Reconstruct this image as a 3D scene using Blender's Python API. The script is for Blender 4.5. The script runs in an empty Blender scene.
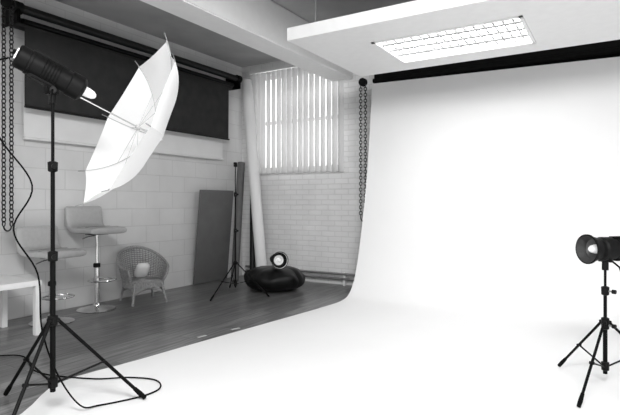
import bpy, bmesh, math, random
from mathutils import Vector, Matrix, noise
random.seed(4)
S=bpy.context.scene
try:
    S.view_settings.view_transform='Standard'; S.view_settings.look='None'
except Exception: pass
V=Vector
# ---------------- materials ----------------
def newmat(name):
    m=bpy.data.materials.new(name); m.use_nodes=True
    return m,m.node_tree.nodes,m.node_tree.links,m.node_tree.nodes['Principled BSDF']
def mat(name,v,rough=.5,metal=0.0,noise_amt=.08,scale=12,bump=0.0,spec=None):
    m,n,l,b=newmat(name)
    b.inputs['Roughness'].default_value=rough; b.inputs['Metallic'].default_value=metal
    if spec is not None: b.inputs['Specular IOR Level'].default_value=spec
    tc=n.new('ShaderNodeTexCoord'); nz=n.new('ShaderNodeTexNoise'); nz.inputs['Scale'].default_value=scale
    nz.inputs['Detail'].default_value=4
    l.new(tc.outputs['Object'],nz.inputs['Vector'])
    cr=n.new('ShaderNodeValToRGB')
    a=v*(1-noise_amt); c=min(1,v*(1+noise_amt))
    cr.color_ramp.elements[0].position=.3; cr.color_ramp.elements[1].position=.7
    cr.color_ramp.elements[0].color=(a,a,a,1); cr.color_ramp.elements[1].color=(c,c,c,1)
    l.new(nz.outputs['Fac'],cr.inputs['Fac']); l.new(cr.outputs['Color'],b.inputs['Base Color'])
    if bump:
        bp=n.new('ShaderNodeBump'); bp.inputs['Strength'].default_value=bump; bp.inputs['Distance'].default_value=.01
        l.new(nz.outputs['Fac'],bp.inputs['Height']); l.new(bp.outputs['Normal'],b.inputs['Normal'])
    return m
def emis(name,v,s):
    m,n,l,b=newmat(name)
    b.inputs['Base Color'].default_value=(v,v,v,1)
    b.inputs['Emission Color'].default_value=(1,1,1,1); b.inputs['Emission Strength'].default_value=s
    return m
def brickmat(name,ax,v1,v2,mort,bw,bh,ms,bump,rough=.7):
    m,n,l,b=newmat(name); b.inputs['Roughness'].default_value=rough
    tc=n.new('ShaderNodeTexCoord'); sp=n.new('ShaderNodeSeparateXYZ'); cb=n.new('ShaderNodeCombineXYZ')
    l.new(tc.outputs['Object'],sp.inputs[0])
    l.new(sp.outputs[ax[0]],cb.inputs[0]); l.new(sp.outputs[ax[1]],cb.inputs[1])
    br=n.new('ShaderNodeTexBrick'); l.new(cb.outputs[0],br.inputs['Vector'])
    br.inputs['Scale'].default_value=1; br.inputs['Brick Width'].default_value=bw; br.inputs['Row Height'].default_value=bh
    br.inputs['Mortar Size'].default_value=ms; br.inputs['Mortar Smooth'].default_value=.4
    for i,v in (('Color1',v1),('Color2',v2),('Mortar',mort)): br.inputs[i].default_value=(v,v,v,1)
    nz=n.new('ShaderNodeTexNoise'); nz.inputs['Scale'].default_value=3; nz.inputs['Detail'].default_value=8
    l.new(tc.outputs['Object'],nz.inputs['Vector'])
    mx=n.new('ShaderNodeMix'); mx.data_type='RGBA'; mx.blend_type='MULTIPLY'; mx.inputs[0].default_value=.2
    l.new(br.outputs['Color'],mx.inputs[6]); l.new(nz.outputs['Fac'],mx.inputs[7])
    l.new(mx.outputs[2],b.inputs['Base Color'])
    n2=n.new('ShaderNodeTexNoise'); n2.inputs['Scale'].default_value=40; l.new(tc.outputs['Object'],n2.inputs['Vector'])
    mm=n.new('ShaderNodeMath'); mm.operation='MULTIPLY_ADD'; mm.inputs[1].default_value=.35
    inv=n.new('ShaderNodeMath'); inv.operation='SUBTRACT'; inv.inputs[0].default_value=1
    l.new(br.outputs['Fac'],inv.inputs[1]); l.new(n2.outputs['Fac'],mm.inputs[0]); l.new(inv.outputs[0],mm.inputs[2])
    bp=n.new('ShaderNodeBump'); bp.inputs['Strength'].default_value=bump; bp.inputs['Distance'].default_value=.008
    l.new(mm.outputs[0],bp.inputs['Height']); l.new(bp.outputs['Normal'],b.inputs['Normal'])
    return m
def woodfloor():
    m,n,l,b=newmat('wood_planks'); b.inputs['Roughness'].default_value=.28
    tc=n.new('ShaderNodeTexCoord'); sp=n.new('ShaderNodeSeparateXYZ'); cb=n.new('ShaderNodeCombineXYZ')
    l.new(tc.outputs['Object'],sp.inputs[0]); l.new(sp.outputs['Y'],cb.inputs[0]); l.new(sp.outputs['X'],cb.inputs[1])
    br=n.new('ShaderNodeTexBrick'); l.new(cb.outputs[0],br.inputs['Vector'])
    br.inputs['Scale'].default_value=1; br.inputs['Brick Width'].default_value=1.25; br.inputs['Row Height'].default_value=.13
    br.inputs['Mortar Size'].default_value=.003; br.offset=.37
    for i,v in (('Color1',.14),('Color2',.25),('Mortar',.03)): br.inputs[i].default_value=(v,v,v,1)
    mp=n.new('ShaderNodeMapping'); mp.inputs['Scale'].default_value=(26,1.6,1); l.new(tc.outputs['Object'],mp.inputs[0])
    nz=n.new('ShaderNodeTexNoise'); nz.inputs['Scale'].default_value=1.5; nz.inputs['Detail'].default_value=6; nz.inputs['Distortion'].default_value=.6
    l.new(mp.outputs[0],nz.inputs['Vector'])
    cr=n.new('ShaderNodeValToRGB'); cr.color_ramp.elements[0].position=.35; cr.color_ramp.elements[0].color=(.38,.38,.38,1)
    cr.color_ramp.elements[1].position=.65; l.new(nz.outputs['Fac'],cr.inputs['Fac'])
    mx=n.new('ShaderNodeMix'); mx.data_type='RGBA'; mx.blend_type='MULTIPLY'; mx.inputs[0].default_value=1
    l.new(br.outputs['Color'],mx.inputs[6]); l.new(cr.outputs['Color'],mx.inputs[7]); l.new(mx.outputs[2],b.inputs['Base Color'])
    return m
def translucent(name,v,frac,rough=.9):
    m,n,l,b=newmat(name); n.remove(b)
    out=[x for x in n if x.type=='OUTPUT_MATERIAL'][0]
    d=n.new('ShaderNodeBsdfDiffuse'); t=n.new('ShaderNodeBsdfTranslucent'); mx=n.new('ShaderNodeMixShader')
    tc=n.new('ShaderNodeTexCoord'); nz=n.new('ShaderNodeTexNoise'); nz.inputs['Scale'].default_value=60
    l.new(tc.outputs['Object'],nz.inputs['Vector'])
    cr=n.new('ShaderNodeValToRGB'); cr.color_ramp.elements[0].color=(v*.96,)*3+(1,); cr.color_ramp.elements[1].color=(v,)*3+(1,)
    l.new(nz.outputs['Fac'],cr.inputs['Fac'])
    for s in (d,t): l.new(cr.outputs['Color'],s.inputs['Color'])
    mx.inputs[0].default_value=frac
    l.new(d.outputs[0],mx.inputs[1]); l.new(t.outputs[0],mx.inputs[2]); l.new(mx.outputs[0],out.inputs['Surface'])
    return m
M=dict(
 black=mat('black_plastic',.005,.5,spec=.14), blackmetal=mat('black_metal',.003,.5,spec=.10), rubber=mat('rubber',.004,.8,spec=.08),
 chrome=mat('chrome',.7,.15,1.0,.03), silver=mat('silver_reflector',.8,.5,.5,.1,60,.15), darksilver=mat('grey_reflector',.08,.4,.5,.1,60,.15), steel=mat('steel',.35,.35,.8),
 white=mat('white_paint',.8,.5,0,.02), paper=mat('backdrop_white',.82,.75,0,.01,2), leather=mat('light_leather',.42,.5,0,.05,30,.1),
 darkleather=mat('grey_leather',.2,.45,0,.05,30,.1), wicker=mat('wicker',.30,.7,0,.3,60,.3), cloth=mat('white_cloth',.8,.9,0,.04,20,.2),
 sheet=mat('sheet_fabric',.72,.8,0,.03,4),
 blackfab=mat('black_fabric',.030,.9,0,.15,8,.1,spec=.15), rollblack=mat('dark_roll',.008,.45,spec=.25), bean=mat('black_vinyl',.004,.42,0,.2,9,.25,spec=.28),
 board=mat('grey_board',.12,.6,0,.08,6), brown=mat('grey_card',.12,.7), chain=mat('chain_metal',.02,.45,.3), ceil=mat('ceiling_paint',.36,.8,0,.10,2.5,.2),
 pelmet=mat('black_pelmet',.004,.9,spec=.1), glassfro=emis('daylight_glass',.9,2.3), diffuser=emis('fluorescent_diffuser',.9,13.0),
 flash=emis('frosted_flash_tube',.8,.25), blind=translucent('blind_fabric',.64,.22), umb=translucent('umbrella_nylon',.90,.3),
 seam=mat('umbrella_seam',.45,.8), lou=mat('louvre_grey',.32,.4,.2,.02), tape=mat('worn_tape',.5,.7))
# ---------------- mesh builder ----------------
def frame(d):
    d=V(d).normalized(); h=V((0,0,1)) if abs(d.z)<.95 else V((0,1,0))
    x=h.cross(d).normalized(); y=d.cross(x); return x,y,d
class MB:
    def __init__(s,name): s.name=name; s.v=[];s.f=[];s.mi=[];s.mats=[]
    def m(s,k):
        if k not in s.mats: s.mats.append(k)
        return s.mats.index(k)
    def add(s,vs,fs,k):
        o=len(s.v); s.v+= [tuple(a) for a in vs]; i=s.m(k)
        for f in fs: s.f.append([o+a for a in f]); s.mi.append(i)
    def box(s,c,sz,k,rot=None,bev=0):
        bm=bmesh.new(); bmesh.ops.create_cube(bm,size=1)
        for v in bm.verts: v.co=V((v.co.x*sz[0],v.co.y*sz[1],v.co.z*sz[2]))
        if bev: bmesh.ops.bevel(bm,geom=bm.edges[:],offset=bev,segments=2,affect='EDGES')
        R=rot if rot is not None else Matrix.Identity(3)
        bm.verts.index_update()
        s.add([R@v.co+V(c) for v in bm.verts],[[v.index for v in f.verts] for f in bm.faces],k); bm.free()
    def rev(s,prof,o,d,k,seg=24):
        x,y,z=frame(d); o=V(o); vs=[];fs=[]
        for r,h in prof:
            for i in range(seg):
                a=2*math.pi*i/seg; vs.append(o+x*(r*math.cos(a))+y*(r*math.sin(a))+z*h)
        for j in range(len(prof)-1):
            for i in range(seg):
                i2=(i+1)%seg; fs.append([j*seg+i,j*seg+i2,(j+1)*seg+i2,(j+1)*seg+i])
        if prof[0][0]>1e-4: fs.append([i for i in range(seg)][::-1])
        if prof[-1][0]>1e-4: fs.append([(len(prof)-1)*seg+i for i in range(seg)])
        s.add(vs,fs,k)
    def shell(s,prof,o,d,k,seg=36):
        x,y,z=frame(d); o=V(o); vs=[];fs=[]
        for r,h in prof:
            for i in range(seg):
                a=2*math.pi*i/seg; vs.append(o+x*(r*math.cos(a))+y*(r*math.sin(a))+z*h)
        for j in range(len(prof)-1):
            for i in range(seg):
                i2=(i+1)%seg; fs.append([j*seg+i,j*seg+i2,(j+1)*seg+i2,(j+1)*seg+i])
        s.add(vs,fs,k)
    def cyl(s,a,b,r,k,r2=None,seg=16):
        a=V(a);b=V(b); s.rev([(r,0),(r if r2 is None else r2,(b-a).length)],a,b-a,k,seg)
    def tube(s,pts,r,k,seg=6,closed=False):
        pts=[V(p) for p in pts]; n=len(pts); vs=[];fs=[]; prev=None
        for i,p in enumerate(pts):
            if closed: t=pts[(i+1)%n]-pts[i-1]
            else: t=pts[min(i+1,n-1)]-pts[max(i-1,0)]
            if t.length<1e-9: t=V((0,0,1))
            t.normalize()
            if prev is None: x=frame(t)[0]
            else:
                x=prev-t*prev.dot(t)
                x=x.normalized() if x.length>1e-6 else frame(t)[0]
            prev=x; y=t.cross(x)
            for j in range(seg):
                a=2*math.pi*j/seg; vs.append(p+x*(r*math.cos(a))+y*(r*math.sin(a)))
        for i in range(n if closed else n-1):
            i2=(i+1)%n
            for j in range(seg):
                j2=(j+1)%seg; fs.append([i*seg+j,i*seg+j2,i2*seg+j2,i2*seg+j])
        if not closed: fs+= [list(range(seg))[::-1],[(n-1)*seg+j for j in range(seg)]]
        s.add(vs,fs,k)
    def grid(s,fn,nu,nv,k):
        vs=[fn(i/nu,j/nv) for i in range(nu+1) for j in range(nv+1)]
        s.add(vs,[[i*(nv+1)+j,(i+1)*(nv+1)+j,(i+1)*(nv+1)+j+1,i*(nv+1)+j+1] for i in range(nu) for j in range(nv)],k)
    def done(s,smooth=True,ang=35):
        me=bpy.data.meshes.new(s.name); me.from_pydata(s.v,[],s.f)
        for k in s.mats: me.materials.append(M[k] if isinstance(k,str) else k)
        me.polygons.foreach_set('material_index',s.mi)
        bm=bmesh.new(); bm.from_mesh(me); bmesh.ops.recalc_face_normals(bm,faces=bm.faces); bm.to_mesh(me); bm.free()
        if smooth:
            me.polygons.foreach_set('use_smooth',[True]*len(me.polygons)); me.set_sharp_from_angle(angle=math.radians(ang))
        ob=bpy.data.objects.new(s.name,me); S.collection.objects.link(ob); return ob
def smoothpts(ps,n=8):
    ps=[V(p) for p in ps]; out=[]
    for i in range(len(ps)-1):
        p0=ps[max(i-1,0)];p1=ps[i];p2=ps[i+1];p3=ps[min(i+2,len(ps)-1)]
        for j in range(n):
            t=j/n; out.append(.5*((2*p1)+(p2-p0)*t+(2*p0-5*p1+4*p2-p3)*t*t+(3*p1-p0-3*p2+p3)*t**3))
    out.append(ps[-1]); return out
# ---------------- room ----------------
XL,YB,XR,ZC,YF=-5.35,6.6,3.5,3.45,-2.2
M['floor']=woodfloor()
M['block']=brickmat('painted_blocks','YZ',.72,.69,.61,.46,.225,.006,.4)
M['brick']=brickmat('painted_bricks','XZ',.90,.86,.78,.225,.078,.008,.6)
b=MB('floor'); b.box(((XL+XR)/2,(YB+YF)/2,-.05),(XR-XL+.4,YB-YF+.4,.1),'floor'); b.done(False)
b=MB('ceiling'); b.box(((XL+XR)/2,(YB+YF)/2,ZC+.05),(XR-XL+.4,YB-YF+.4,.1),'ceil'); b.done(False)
b=MB('wall_left'); b.box((XL-.1,(YB+YF)/2,ZC/2),(.2,YB-YF+.4,ZC),'block'); b.done(False)
b=MB('wall_right'); b.box((XR+.1,(YB+YF)/2,ZC/2),(.2,YB-YF+.4,ZC),'white'); b.done(False)
wx0,wx1,wz0,wz1=-5.06,-3.48,1.72,3.27
b=MB('wall_back')
def bx(x0,x1,z0,z1): b.box(((x0+x1)/2,YB+.125,(z0+z1)/2),(x1-x0,.25,z1-z0),'brick')
bx(XL,wx0,0,ZC); bx(wx1,XR,0,ZC); bx(wx0,wx1,0,wz0); bx(wx0,wx1,wz1,ZC); b.done(False)
b=MB('trim_1')  # long ceiling beam
b.box((-3.46,(YB+YF)/2,3.22),(.34,YB-YF-.02,.46),'white',bev=.012); b.done(False)
b=MB('trim_2')
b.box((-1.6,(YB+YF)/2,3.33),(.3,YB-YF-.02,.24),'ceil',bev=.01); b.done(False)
b=MB('window_1')
yg=YB+.14
b.box(((wx0+wx1)/2,yg+.03,(wz0+wz1)/2),(wx1-wx0,.01,wz1-wz0),'glassfro')
for x in (wx0+.03,(wx0+wx1)/2,wx1-.03): b.box((x,yg,(wz0+wz1)/2),(.06,.05,wz1-wz0),'white')
for z in (wz0+.03,2.5,wz1-.03): b.box(((wx0+wx1)/2,yg,z),(wx1-wx0,.045,.05),'white')
b.done(False)
# blinds
b=MB('vertical_blinds')
b.box((-4.27,6.53,3.31),(1.72,.06,.05),'white',bev=.006)
N=17
for i in range(N):
    xc=-5.06+i*(1.60/(N-1)); R=Matrix.Rotation(math.radians(1+random.uniform(-6,6)),3,'Z')
    w=.094
    def fn(u,v,xc=xc,R=R):
        s=(u-.5); p=R@V((s*w,-.018*(1-4*s*s),0)); return V((xc,6.53,0))+p+V((0,0,1.66+v*1.62))
    b.grid(fn,6,8,'blind')
    b.box((xc,6.53,1.67),(.085,.006,.025),'white',rot=R)
    b.cyl((xc,6.53,3.27),(xc,6.53,3.29),.006,'white',seg=6)
b.tube([(-5.06+i*(1.6/(N-1)),6.50,1.66-.012*(i%2)) for i in range(N)],.002,'steel',4)
b.done()
b=MB('heating_pipes')
for z,y in ((.10,6.51),(.17,6.51)):
    b.tube(smoothpts([(-5.2,y,z),(-4,y,z),(-2.6,y,z)],4),.018,'steel',10)
for x in (-5.0,-4.2,-3.4,-2.8): b.box((x,6.54,.10),(.03,.07,.20),'white',bev=.004)
b.done()
# ---------------- left wall backdrop rollers ----------------
b=MB('black_backdrop_roll')
b.cyl((-5.10,2.76,3.14),(-5.10,6.15,3.14),.045,'rollblack',seg=20)
b.cyl((-5.20,2.78,3.02),(-5.20,6.12,3.02),.06,'rollblack',seg=20)
b.cyl((-5.04,2.80,3.00),(-5.04,6.0,3.00),.028,'blackmetal',seg=16)
for y in (2.77,6.18):
    b.box((-5.19,y,3.08),(.29,.03,.20),'blackmetal',bev=.006)
    b.cyl((-5.10,y-.03,3.14),(-5.10,y+.05,3.14),.06,'black',seg=16)
def fn(u,v): 
    y=2.88+u*3.15; z=3.0-v*.82
    return V((-5.15+.008*math.sin(u*23)*v,y,z))
b.grid(fn,60,6,'blackfab')
b.cyl((-5.145,2.88,2.18),(-5.145,6.03,2.18),.013,'rollblack',seg=10); b.done()
b=MB('white_backdrop_sheet')
b.grid(lambda u,v: V((-5.29+.004*math.sin(u*17),2.95+u*3.1,3.08-v*1.2)),50,4,'sheet')
b.cyl((-5.29,2.95,1.88),(-5.29,6.05,1.88),.016,'sheet',seg=10); 
b.cyl((-5.29,2.95,3.08),(-5.29,6.05,3.08),.025,'sheet',seg=10); b.done()
def chain(name,strands,z0,z1,bar=None):
    b=MB(name)
    L=.052
    for (x,y) in strands:
        n=int((z1-z0)/(L*.78))
        for i in range(n):
            z=z0+(i+.5)*L*.78; pts=[]
            a=math.radians(25 if i%2 else 115)
            for j in range(10):
                t=2*math.pi*j/10; rr=.019*math.cos(t)
                pts.append((x+rr*math.cos(a),y+rr*math.sin(a),z+L/2*math.sin(t)))
            b.tube(pts,.0062,'chain',5,True)
    (xa,ya),(xb,yb)=strands[0],strands[-1]
    pts=[V(((xa+xb)/2+(xa-xb)/2*math.cos(math.pi*k/10),(ya+yb)/2+(ya-yb)/2*math.cos(math.pi*k/10),z0-.05*math.sin(math.pi*k/10))) for k in range(11)]
    b.tube(pts,.008,'chain',5)
    b.rev([(.0,-.03),(.055,-.03),(.055,-.015),(.04,-.01),(.04,.01),(.055,.015),(.055,.03),(0,.03)],((xa+xb)/2,(ya+yb)/2,z1),(V((xb-xa,yb-ya,0)).cross(V((0,0,1)))),'black')
    return b.done()
chain('roller_chain',[(-5.04,2.62),(-4.98,2.66)],.98,3.12)
chain('roller_chain',[(-3.045,6.33),(-2.975,6.33)],1.0,2.86)
# ---------------- white backdrop ----------------
prof=[(6.30,2.78),(6.27,2.5),(6.22,2.1),(6.15,1.65),(6.07,1.25),(5.97,.85),(5.87,.5),(5.76,.24),(5.62,.08),(5.45,.02),(5.1,.006),(4,.006),(3.2,.006),(2.6,.006),(2.02,.006),(1.61,.006),(1.2,.006),(.5,.006),(-.5,.006),(-1.6,.006)]
lx=[-2.86]*9+[-2.87,-2.90,-3.0,-3.08,-3.13,-3.18,-2.9,-2.72,-2.6,-2.5,-2.5]
b=MB('white_backdrop_sweep')
P=smoothpts([(l,y,z) for (y,z),l in zip(prof,lx)],4)
xs=24;vs=[];fs=[]
for p in P:
    z=max(p.z,.004)
    for j in range(xs+1):
        x=p.x+(3.2-p.x)*j/xs; zz=z
        if z>1: zz=z+(.035-.022*(x+2.86))*(z-1)/1.8
        vs.append((x,p.y,zz))
for i in range(len(P)-1):
    for j in range(xs): fs.append([i*(xs+1)+j,(i+1)*(xs+1)+j,(i+1)*(xs+1)+j+1,i*(xs+1)+j+1])
b.add(vs,fs,'paper'); b.done(ang=80)
b=MB('black_pelmet'); b.box((.17,6.48,3.06),(6.06,.235,.76),'pelmet',bev=.005)
b.cyl((-2.86,6.34,2.86),(3.2,6.34,2.80),.03,'pelmet'); b.done()
b=MB('floor_tape')
for c,a in (((-3.2,3.38,.003),80),((-3.12,3.75,.003),75)):
    b.box(c,(.09,.03,.003),'tape',rot=Matrix.Rotation(math.radians(a),3,'Z'))
b.done()
# ---------------- ceiling light panel ----------------
b=MB('hanging_light_panel')
zb=2.75; x0,x1,y0,y1=-2.71,.9,4.02,5.63; fx0,fx1,fy0,fy1=-2.03,-.70,4.50,5.30
th=.12
def pb(a,c,d,e): b.box(((a+c)/2,(d+e)/2,zb+th/2),(c-a,e-d,th),'white')
pb(x0,fx0,y0,y1); pb(fx1,x1,y0,y1); pb(fx0,fx1,y0,fy0); pb(fx0,fx1,fy1,y1)
b.box(((fx0+fx1)/2,(fy0+fy1)/2,zb+.11),(fx1-fx0+.1,fy1-fy0+.1,.04),'white')
b.box(((fx0+fx1)/2,(fy0+fy1)/2,zb+.08),(fx1-fx0-.06,fy1-fy0-.06,.01),'diffuser')
t=.03
for a in (fx0,fx1): b.box((a,(fy0+fy1)/2,zb+.02),(t,fy1-fy0+t,.06),'white')
for a in (fy0,fy1): b.box(((fx0+fx1)/2,a,zb+.02),(fx1-fx0+t,t,.06),'white')
for j in range(1,4):
    y=fy0+(fy1-fy0)*j/4; b.box(((fx0+fx1)/2,y,zb+.03),(fx1-fx0,.05,.03),'lou')
for i in range(1,16):
    x=fx0+(fx1-fx0)*i/16; b.box((x,(fy0+fy1)/2,zb+.035),(.014,fy1-fy0,.022),'lou')
for x in (-2.5,-.9,.7):
    for y in (4.2,5.45): b.cyl((x,y,zb+.05),(x,y,ZC),.006,'steel',seg=8)
b.done(False)
# ---------------- stands & strobes ----------------
def stand(b,c,h,feet,hub=.46,r=.016,low=.16,fz=.0):
    c=V((c[0],c[1],0))
    b.cyl(c+V((0,0,low-.05)),c+V((0,0,h*.5)),r,'blackmetal')
    b.cyl(c+V((0,0,h*.45)),c+V((0,0,h*.78)),r*.78,'blackmetal')
    b.cyl(c+V((0,0,h*.75)),c+V((0,0,h)),r*.6,'blackmetal')
    for z in (hub,h*.5,h*.78,low):
        b.rev([(r*1.0,-.03),(r*1.7,-.025),(r*1.8,.025),(r*1.0,.03)],c+V((0,0,z)),(0,0,1),'black',14)
    for z in (h*.5,h*.78):
        b.cyl(c+V((0,0,z)),c+V((.045,-.02,z)),.006,'steel',seg=8)
        b.cyl(c+V((.04,-.018,z)),c+V((.06,-.026,z)),.014,'black',seg=10)
    for f in feet:
        d=V((f[0],f[1],0)); u=d.normalized()
        top=c+u*(r*1.8)+V((0,0,hub)); ft=c+d+V((0,0,fz+.02))
        s=u.cross(V((0,0,1)))*.007
        b.tube([top,ft],r*.66,'blackmetal',8)
        b.rev([(.0,-.045),(r*.9,-.04),(r*1.0,.0),(r*.8,.05)],ft+(top-ft).normalized()*.03,(top-ft),'rubber',10)
        mid=top.lerp(ft,.52)
        b.tube([c+u*(r*1.5)+V((0,0,low)),mid],r*.42,'blackmetal',6)
        b.cyl(mid-s*2,mid+s*2,.010,'black',seg=8)
        b.cyl(top-s*2,top+s*2,.012,'black',seg=8)
def strobe(b,p,d,L=.34,r=.062,dish=None,inner='silver'):
    p=V(p); d=V(d).normalized(); x=d.cross(V((0,0,1))).normalized(); y=x.cross(d)
    R=Matrix((x,d,y)).transposed()
    a=p-d*L/2
    b.rev([(r*.2,-.012),(r*.9,-.01),(r,0),(r,.05),(r*1.08,.052),(r*1.08,.066),(r,.068),(r,L-.09),(r*1.1,L-.085),(r*1.12,L-.02),(r*1.0,L-.01),(r*.8,L)],a,d,'black',28)
    b.box(a+d*(L*.42)+y*(r*.93),(.05,L*.55,.03),'blackmetal',rot=R,bev=.006)
    b.box(a+d*(L*.42)-y*(r*.95),(.055,L*.4,.03),'blackmetal',rot=R,bev=.006)
    for k in range(6): # cooling fins
        b.rev([(r*1.0,0),(r*1.03,.002),(r*1.03,.005),(r*1.0,.007)],a+d*(L*.35+k*.016),d,'blackmetal',28)
    b.box(a-d*.014,(r*1.1,.008,r*1.0),'steel',rot=R,bev=.003)
    for k in (-1,0,1): b.cyl(a-d*.015+x*k*.025+y*.01,a-d*.032+x*k*.025+y*.01,.009,'black',seg=10)
    f=a+d*L
    b.rev([(r*.45,-.005),(r*.42,.03),(r*.35,.055),(r*.2,.07),(0.0,.075)],f,d,'flash',20)
    if dish:
        rr,dl=dish
        b.shell([(r*.95,-.015),(r*.95,.015),(r*1.1,.03),(rr*.96,dl),(rr*1.05,dl+.004),(rr*1.05,dl+.014),(rr*.965,dl+.014)],f,d,'black')
        b.shell([(rr*.965,dl+.014),(rr*.92,dl-.005),(rr*.8,dl*.6),(r*1.05,.03),(r*.7,.008),(r*.3,.004)],f,d,inner)
    return f
def tilt(b,c,z,target):
    c=V((c[0],c[1],z))
    b.cyl(c+V((0,0,-.09)),c+V((0,0,-.01)),.02,'black'); 
    b.cyl(c+V((0,0,-.01)),V(target),.014,'blackmetal')
    b.cyl(c+V((.035,-.02,-.02)),c+V((-.035,.02,-.02)),.018,'black')
    b.tube([c+V((.03,-.02,-.02)),c+V((.08,-.06,-.06)),c+V((.10,-.08,-.12))],.006,'black',6)
# --- left strobe with umbrella
A=V((.336,.855,-.396)).normalized()
b=MB('umbrella_strobe_light')
c=(-2.72,1.68)
stand(b,c,1.80,[(.26,.417),(-.513,.015),(.26,-.427)],hub=.54,r=.015,low=.19,fz=.006)
hc=V((-2.72,1.66,1.93))
strobe(b,hc+A*.015,A,L=.36,r=.066)
tilt(b,c,1.85,hc-A*.05-V((0,0,.05)))
C=V((-2.575,2.06,1.70)); apex=C+A*.20
up=(V((0,0,1))-A*A.z).normalized(); sd=A.cross(up)
Ru=.56; nr=8
def upt(a,s,off=0):
    seg=2*math.pi/nr; loc=(a%seg)-seg/2
    k=math.cos(seg/2)/math.cos(loc); k*= 1-.035*s*math.cos(loc/seg*math.pi)
    r=Ru*math.sin(s*1.12)/math.sin(1.12)*k
    dep=.20*(math.cos(s*1.12)-math.cos(1.12))/(1-math.cos(1.12))
    return C+A*(dep+off)+(up*math.cos(a+.2)+sd*math.sin(a+.2))*r
for i in range(nr):
    b.grid(lambda u,v: upt((i+.0005+u*.999)*2*math.pi/nr,.02+.98*v),8,14,'umb')
for i in range(nr):
    a=i*2*math.pi/nr+1e-4
    b.tube([upt(a,s/12,-.006) for s in range(13)],.0028,'seam',5)
    e=upt(a,1); b.tube([e,e+(e-upt(a,.95)).normalized()*.05],.003,'steel',5)
    b.tube([C+A*.08,upt(a,.55,-.008)],.0018,'seam',4)
sh0=C-A*.55
b.tube([sh0,apex+A*.03],.005,'chrome',8)
b.rev([(.0,-.02),(.014,-.015),(.014,.03),(.004,.05)],apex,A,'white',10)
b.cyl(C+A*.065,C+A*.095,.012,'seam')
b.box((-2.72,1.67,1.83),(.05,.07,.05),'black',bev=.008)
b.tube(smoothpts([(-2.80,1.48,1.98),(-2.93,1.46,1.93),(-2.96,1.50,1.6),(-2.82,1.62,1.3),(-2.90,1.56,1.05),(-2.80,1.64,.8),(-2.76,1.64,.5),(-2.68,1.68,.25),(-2.62,1.78,.05),(-2.6,1.9,.014),(-2.50,2.13,.014),(-2.52,2.28,.014),(-2.66,2.36,.014),(-2.85,2.3,.014),(-3.05,2.15,.014),(-3.5,2.05,.008),(-4.0,2.2,.008),(-4.3,1.9,.008)],8),.005,'rubber',6)
b.done(ang=22)
# --- right strobe with dish
b=MB('strobe_light_with_reflector')
c=(-.08,3.85); stand(b,c,.80,[(-.29,.233),(-.12,-.52),(.36,.246)],hub=.42,r=.0135,low=.13,fz=.006)
d=V((-.70,-.71,0)).normalized(); hc=V((-.05,3.88,.90))
strobe(b,hc-d*.06,d,L=.31,r=.070,dish=(.092,.08),inner='darksilver')
tilt(b,c,.85,hc-V((0,0,.05)))
b.tube(smoothpts([hc-d*.22,hc-d*.28+V((0,0,-.1)),(.12,3.9,.35),(.05,3.75,.05),(.02,3.6,.014),(.2,3.4,.014),(.6,3.5,.014),(1.2,3.8,.014)],8),.004,'rubber',6)
b.done()
# --- small stand near corner
b=MB('light_stand')
stand(b,(-4.27,5.13),1.68,[(.03,-.50),(.46,.10),(-.40,.36)],hub=.42,r=.0115,low=.15)
b.box((-4.27,5.13,1.70),(.03,.05,.06),'black',bev=.005); b.done()
# --- beanbag
b=MB('beanbag')
def bf(u,v):
    a=u*2*math.pi; t=-math.pi/2+v*math.pi
    r=.42*max(math.cos(t),0)**.5; z=.17+.17*math.sin(t) if t<0 else .17+.15*math.sin(t)**1.1
    p=V((r*math.cos(a),r*math.sin(a),z)); q=noise.noise(p*6)*.03*math.cos(t)
    q-= .012*abs(math.cos(a*4))**8*math.cos(t)
    return V((-4.08+p.x*(1+q*2),5.74+p.y*(1+q*2),max(0.002,p.z+q*1.2*(v>.4))))
b.grid(bf,64,24,'bean'); b.done(ang=80)
b=MB('strobe_light_head')
d=V((.78,-.62,.03)).normalized(); strobe(b,V((-4.0,5.66,.43)),d,L=.20,r=.058,dish=(.112,.08)); b.done()
# --- board and rolls
b=MB('grey_board')
R=Matrix.Rotation(math.radians(5.5),3,'Y')
b.box((XL+.115,5.79,.70),(.02,.74,1.39),'board',rot=R,bev=.003); b.done()
b=MB('paper_roll'); b.cyl((-4.66,6.24,.01),(-5.08,6.38,3.15),.085,'paper',seg=24)
b.cyl((-4.66,6.24,.012),(-5.084,6.382,3.17),.03,'brown'); b.done()
b=MB('paper_roll'); b.cyl((-5.05,6.05,.01),(-5.22,6.42,1.85),.06,'brown',seg=20); b.done()
b=MB('paper_roll'); b.cyl((-4.86,6.25,.01),(-5.0,6.44,1.6),.045,'rollblack',seg=20); b.done()
# --- side table
b=MB('side_table')
b.box((-4.80,2.37,.475),(.62,.60,.05),'white',bev=.004)
for x in (-5.08,-4.52):
    for y in (2.10,2.64): b.box((x,y,.225),(.05,.05,.45),'white',bev=.003)
b.done()
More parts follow.
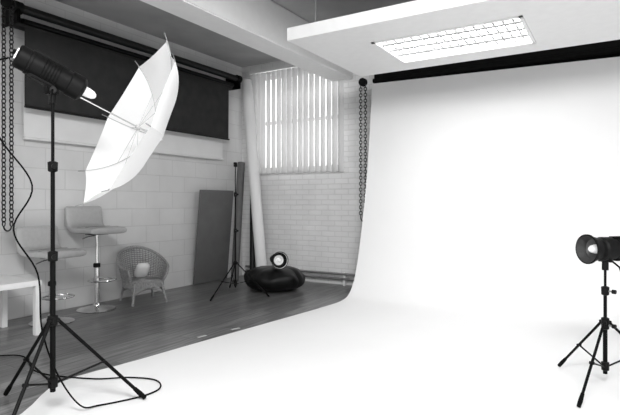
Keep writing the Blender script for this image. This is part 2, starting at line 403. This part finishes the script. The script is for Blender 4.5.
# --- stools
def sweep(b,path,w,t,org,R,k):
    path=smoothpts([(p[0],0,p[1]) for p in path],6); n=len(path); vs=[];m=20
    for i,p in enumerate(path):
        tg=(path[min(i+1,n-1)]-path[max(i-1,0)]).normalized(); nr_=V((-tg.z,0,tg.x))
        e=min(i,n-1-i); kk=(.55,.85,1)[min(e,2)]
        for j in range(m):
            a=2*math.pi*j/m; ca,sa=math.cos(a),math.sin(a)
            cx=math.copysign(abs(ca)**.35,ca)*w/2*(.93 if e==0 else 1); cz=math.copysign(abs(sa)**.6,sa)*t/2*kk
            vs.append(R@(p+V((0,cx,0))+nr_*cz)+org)
    fs=[[i*m+j,i*m+(j+1)%m,(i+1)*m+(j+1)%m,(i+1)*m+j] for i in range(n-1) for j in range(m)]
    fs+=[list(range(m)),[(n-1)*m+j for j in range(m)]]
    b.add(vs,fs,k)
def stool(c,h,yaw,k):
    b=MB('bar_stool'); o=V((c[0],c[1],0)); R=Matrix.Rotation(math.radians(yaw),3,'Z')
    b.rev([(.0,.0),(.205,.0),(.21,.008),(.19,.018),(.10,.032),(.045,.05),(.035,.08),(.03,.085)],o,(0,0,1),'chrome',40)
    b.cyl(o+V((0,0,.07)),o+V((0,0,h*.55)),.028,'chrome'); b.cyl(o+V((0,0,h*.5)),o+V((0,0,h-.04)),.018,'chrome')
    b.rev([(.028,-.02),(.038,-.015),(.038,.02),(.03,.03)],o+V((0,0,h*.55)),(0,0,1),'black')
    fzz=h*.38; ring=[o+R@V((.10+.13*math.cos(t),.15*math.sin(t),fzz)) for t in [2*math.pi*i/28 for i in range(28)]]
    b.tube(ring,.010,'chrome',8,True)
    b.rev([(.028,-.02),(.036,-.02),(.036,.02),(.028,.02)],o+V((0,0,fzz)),(0,0,1),'chrome')
    b.box(o+V((0,0,h-.045)),(.18,.18,.02),'blackmetal',rot=R,bev=.004)
    b.tube([o+V((0,0,h-.06)),o+R@V((.05,-.14,h-.07)),o+R@V((.07,-.22,h-.09))],.006,'chrome',6)
    sweep(b,[(.24,h-.01),(.17,h+.0),(0,h-.005),(-.14,h),(-.215,h+.04),(-.24,h+.12),(-.255,h+.26)],.45,.075,o,R,k)
    for s in (.1,-.05): # seams
        b.tube([o+R@V((s,-.205,h+.034)),o+R@V((s,0,h+.035)),o+R@V((s,.205,h+.034))],.0025,'darkleather',5)
    return b.done()
stool((-5.02,3.62),.90,-2,'leather')
stool((-4.87,3.0),.70,2,'leather')
# --- wicker chair
b=MB('wicker_chair')
o=V((-4.96,4.22,0)); R=Matrix.Rotation(math.radians(-20),3,'Z')
def cw(a,f):
    top=.40+.24*(max(0,math.cos(a*.72)))**1.6
    z=.26+(top-.26)*f; fl=1+.22*f
    return a,z,fl
def cp(a,f,off=0):
    a,z,fl=cw(a,f); return o+R@V((-(.245*fl+off)*math.cos(a)-.03*f*math.cos(a),(.235*fl+off)*math.sin(a),z))
am=math.radians(122); ns=34
for i in range(ns+1):
    a=-am+2*am*i/ns; b.tube([cp(a,f/6) for f in range(7)],.0045,'wicker',5)
for j in range(15):
    f=(j+.4)/15
    b.tube([cp(-am+2*am*i/ns,f,.006*(1 if (i+j)%2 else -1)) for i in range(ns+1)],.0055,'wicker',5)
rim=[cp(-am+2*am*i/60,1) for i in range(61)]
fr=[cp(am,1-k/8)+R@V((.02*math.sin(k/8*math.pi),0,0)) for k in range(1,9)]
fl=[cp(-am,1-k/8)+R@V((.02*math.sin(k/8*math.pi),0,0)) for k in range(8,0,-1)]
b.tube(fl+rim+fr,.017,'wicker',10)
for s in range(120):
    i=s/120*60; p=rim[int(i)]; q=rim[min(int(i)+1,60)]; 
    if s%2==0 and (q-p).length>0: b.tube([p+V((0,0,.018)),p.lerp(q,.5)+R@V((.012,0,0)),q+V((0,0,-.012))],.005,'wicker',4)
seat=[o+R@V((.245*math.cos(t),.235*math.sin(t),.26)) for t in [2*math.pi*i/40 for i in range(40)]]
b.rev([(0,.245),(.235,.25),(.24,.262),(0,.268)],o,(0,0,1),'wicker',40)
for k in range(1,12):
    rr=k/12*.24; b.tube([o+V((rr*math.cos(t),rr*math.sin(t),.268+.003*(i%2))) for i,t in enumerate([2*math.pi*i/40 for i in range(40)])],.005,'wicker',4,True)
for z in (.26,.245,.23,.215,.20): b.tube([V((p.x,p.y,z)) for p in seat],.008,'wicker',6,True)
legs=[]
for sx,sy in ((1,1),(1,-1),(-1,1),(-1,-1)):
    t=o+R@V((sx*.17,sy*.16,.25)); f=o+R@V((sx*.215,sy*.205,.012)); legs.append((t,f))
    b.tube([t,f],.014,'wicker',8); b.rev([(0,-.012),(.018,-.012),(.018,.02)],f,(0,0,1),'wicker',10)
for i,j in ((0,1),(1,3),(3,2),(2,0)):
    p=legs[i][0].lerp(legs[i][1],.55); q=legs[j][0].lerp(legs[j][1],.55); m=(p+q)/2+V((0,0,.06))
    b.tube(smoothpts([p,m,q],6),.008,'wicker',6)
b.done()
b=MB('cushion')
def cf(u,v):
    a=u*2*math.pi;t=-math.pi/2+v*math.pi; ca=math.cos(a);sa=math.sin(a);r=math.cos(t)**.5 if math.cos(t)>0 else 0
    q=R@Matrix.Rotation(math.radians(-55),3,'Y')@V((.11*math.copysign(abs(ca)**.6,ca)*r,.085*math.copysign(abs(sa)**.6,sa)*r,.04*math.sin(t)))
    return o+R@V((-.04,.0,.375))+q
b.grid(cf,32,14,'cloth'); b.done(ang=80)
# ---------------- lights ----------------
def area(name,loc,tgt,sx,sy,e,spread=None):
    L=bpy.data.lights.new(name,'AREA'); L.shape='RECTANGLE'; L.size=sx; L.size_y=sy; L.energy=e
    if spread: L.spread=math.radians(spread)
    ob=bpy.data.objects.new(name,L); S.collection.objects.link(ob); ob.location=loc
    ob.rotation_euler=(V(tgt)-V(loc)).to_track_quat('-Z','Y').to_euler()
area('added_fill_light',(.1,.1,3.35),(-.9,2.2,0.0),2.4,1.2,410)  # unseen soft fill lamp, added overhead to brighten the sweep and the room
W=bpy.data.worlds.new('world'); S.world=W; W.use_nodes=True
W.node_tree.nodes['Background'].inputs[0].default_value=(1,1,1,1); W.node_tree.nodes['Background'].inputs[1].default_value=.95
# ---------------- camera ----------------
cd=bpy.data.cameras.new('camera'); cam=bpy.data.objects.new('camera',cd); S.collection.objects.link(cam)
cd.sensor_width=36; cd.lens=29.44; cd.shift_y=-.0073; cd.clip_start=.05
cam.location=(0,0,1.2); cam.rotation_euler=(math.radians(90),0,math.radians(31.4)); S.camera=cam
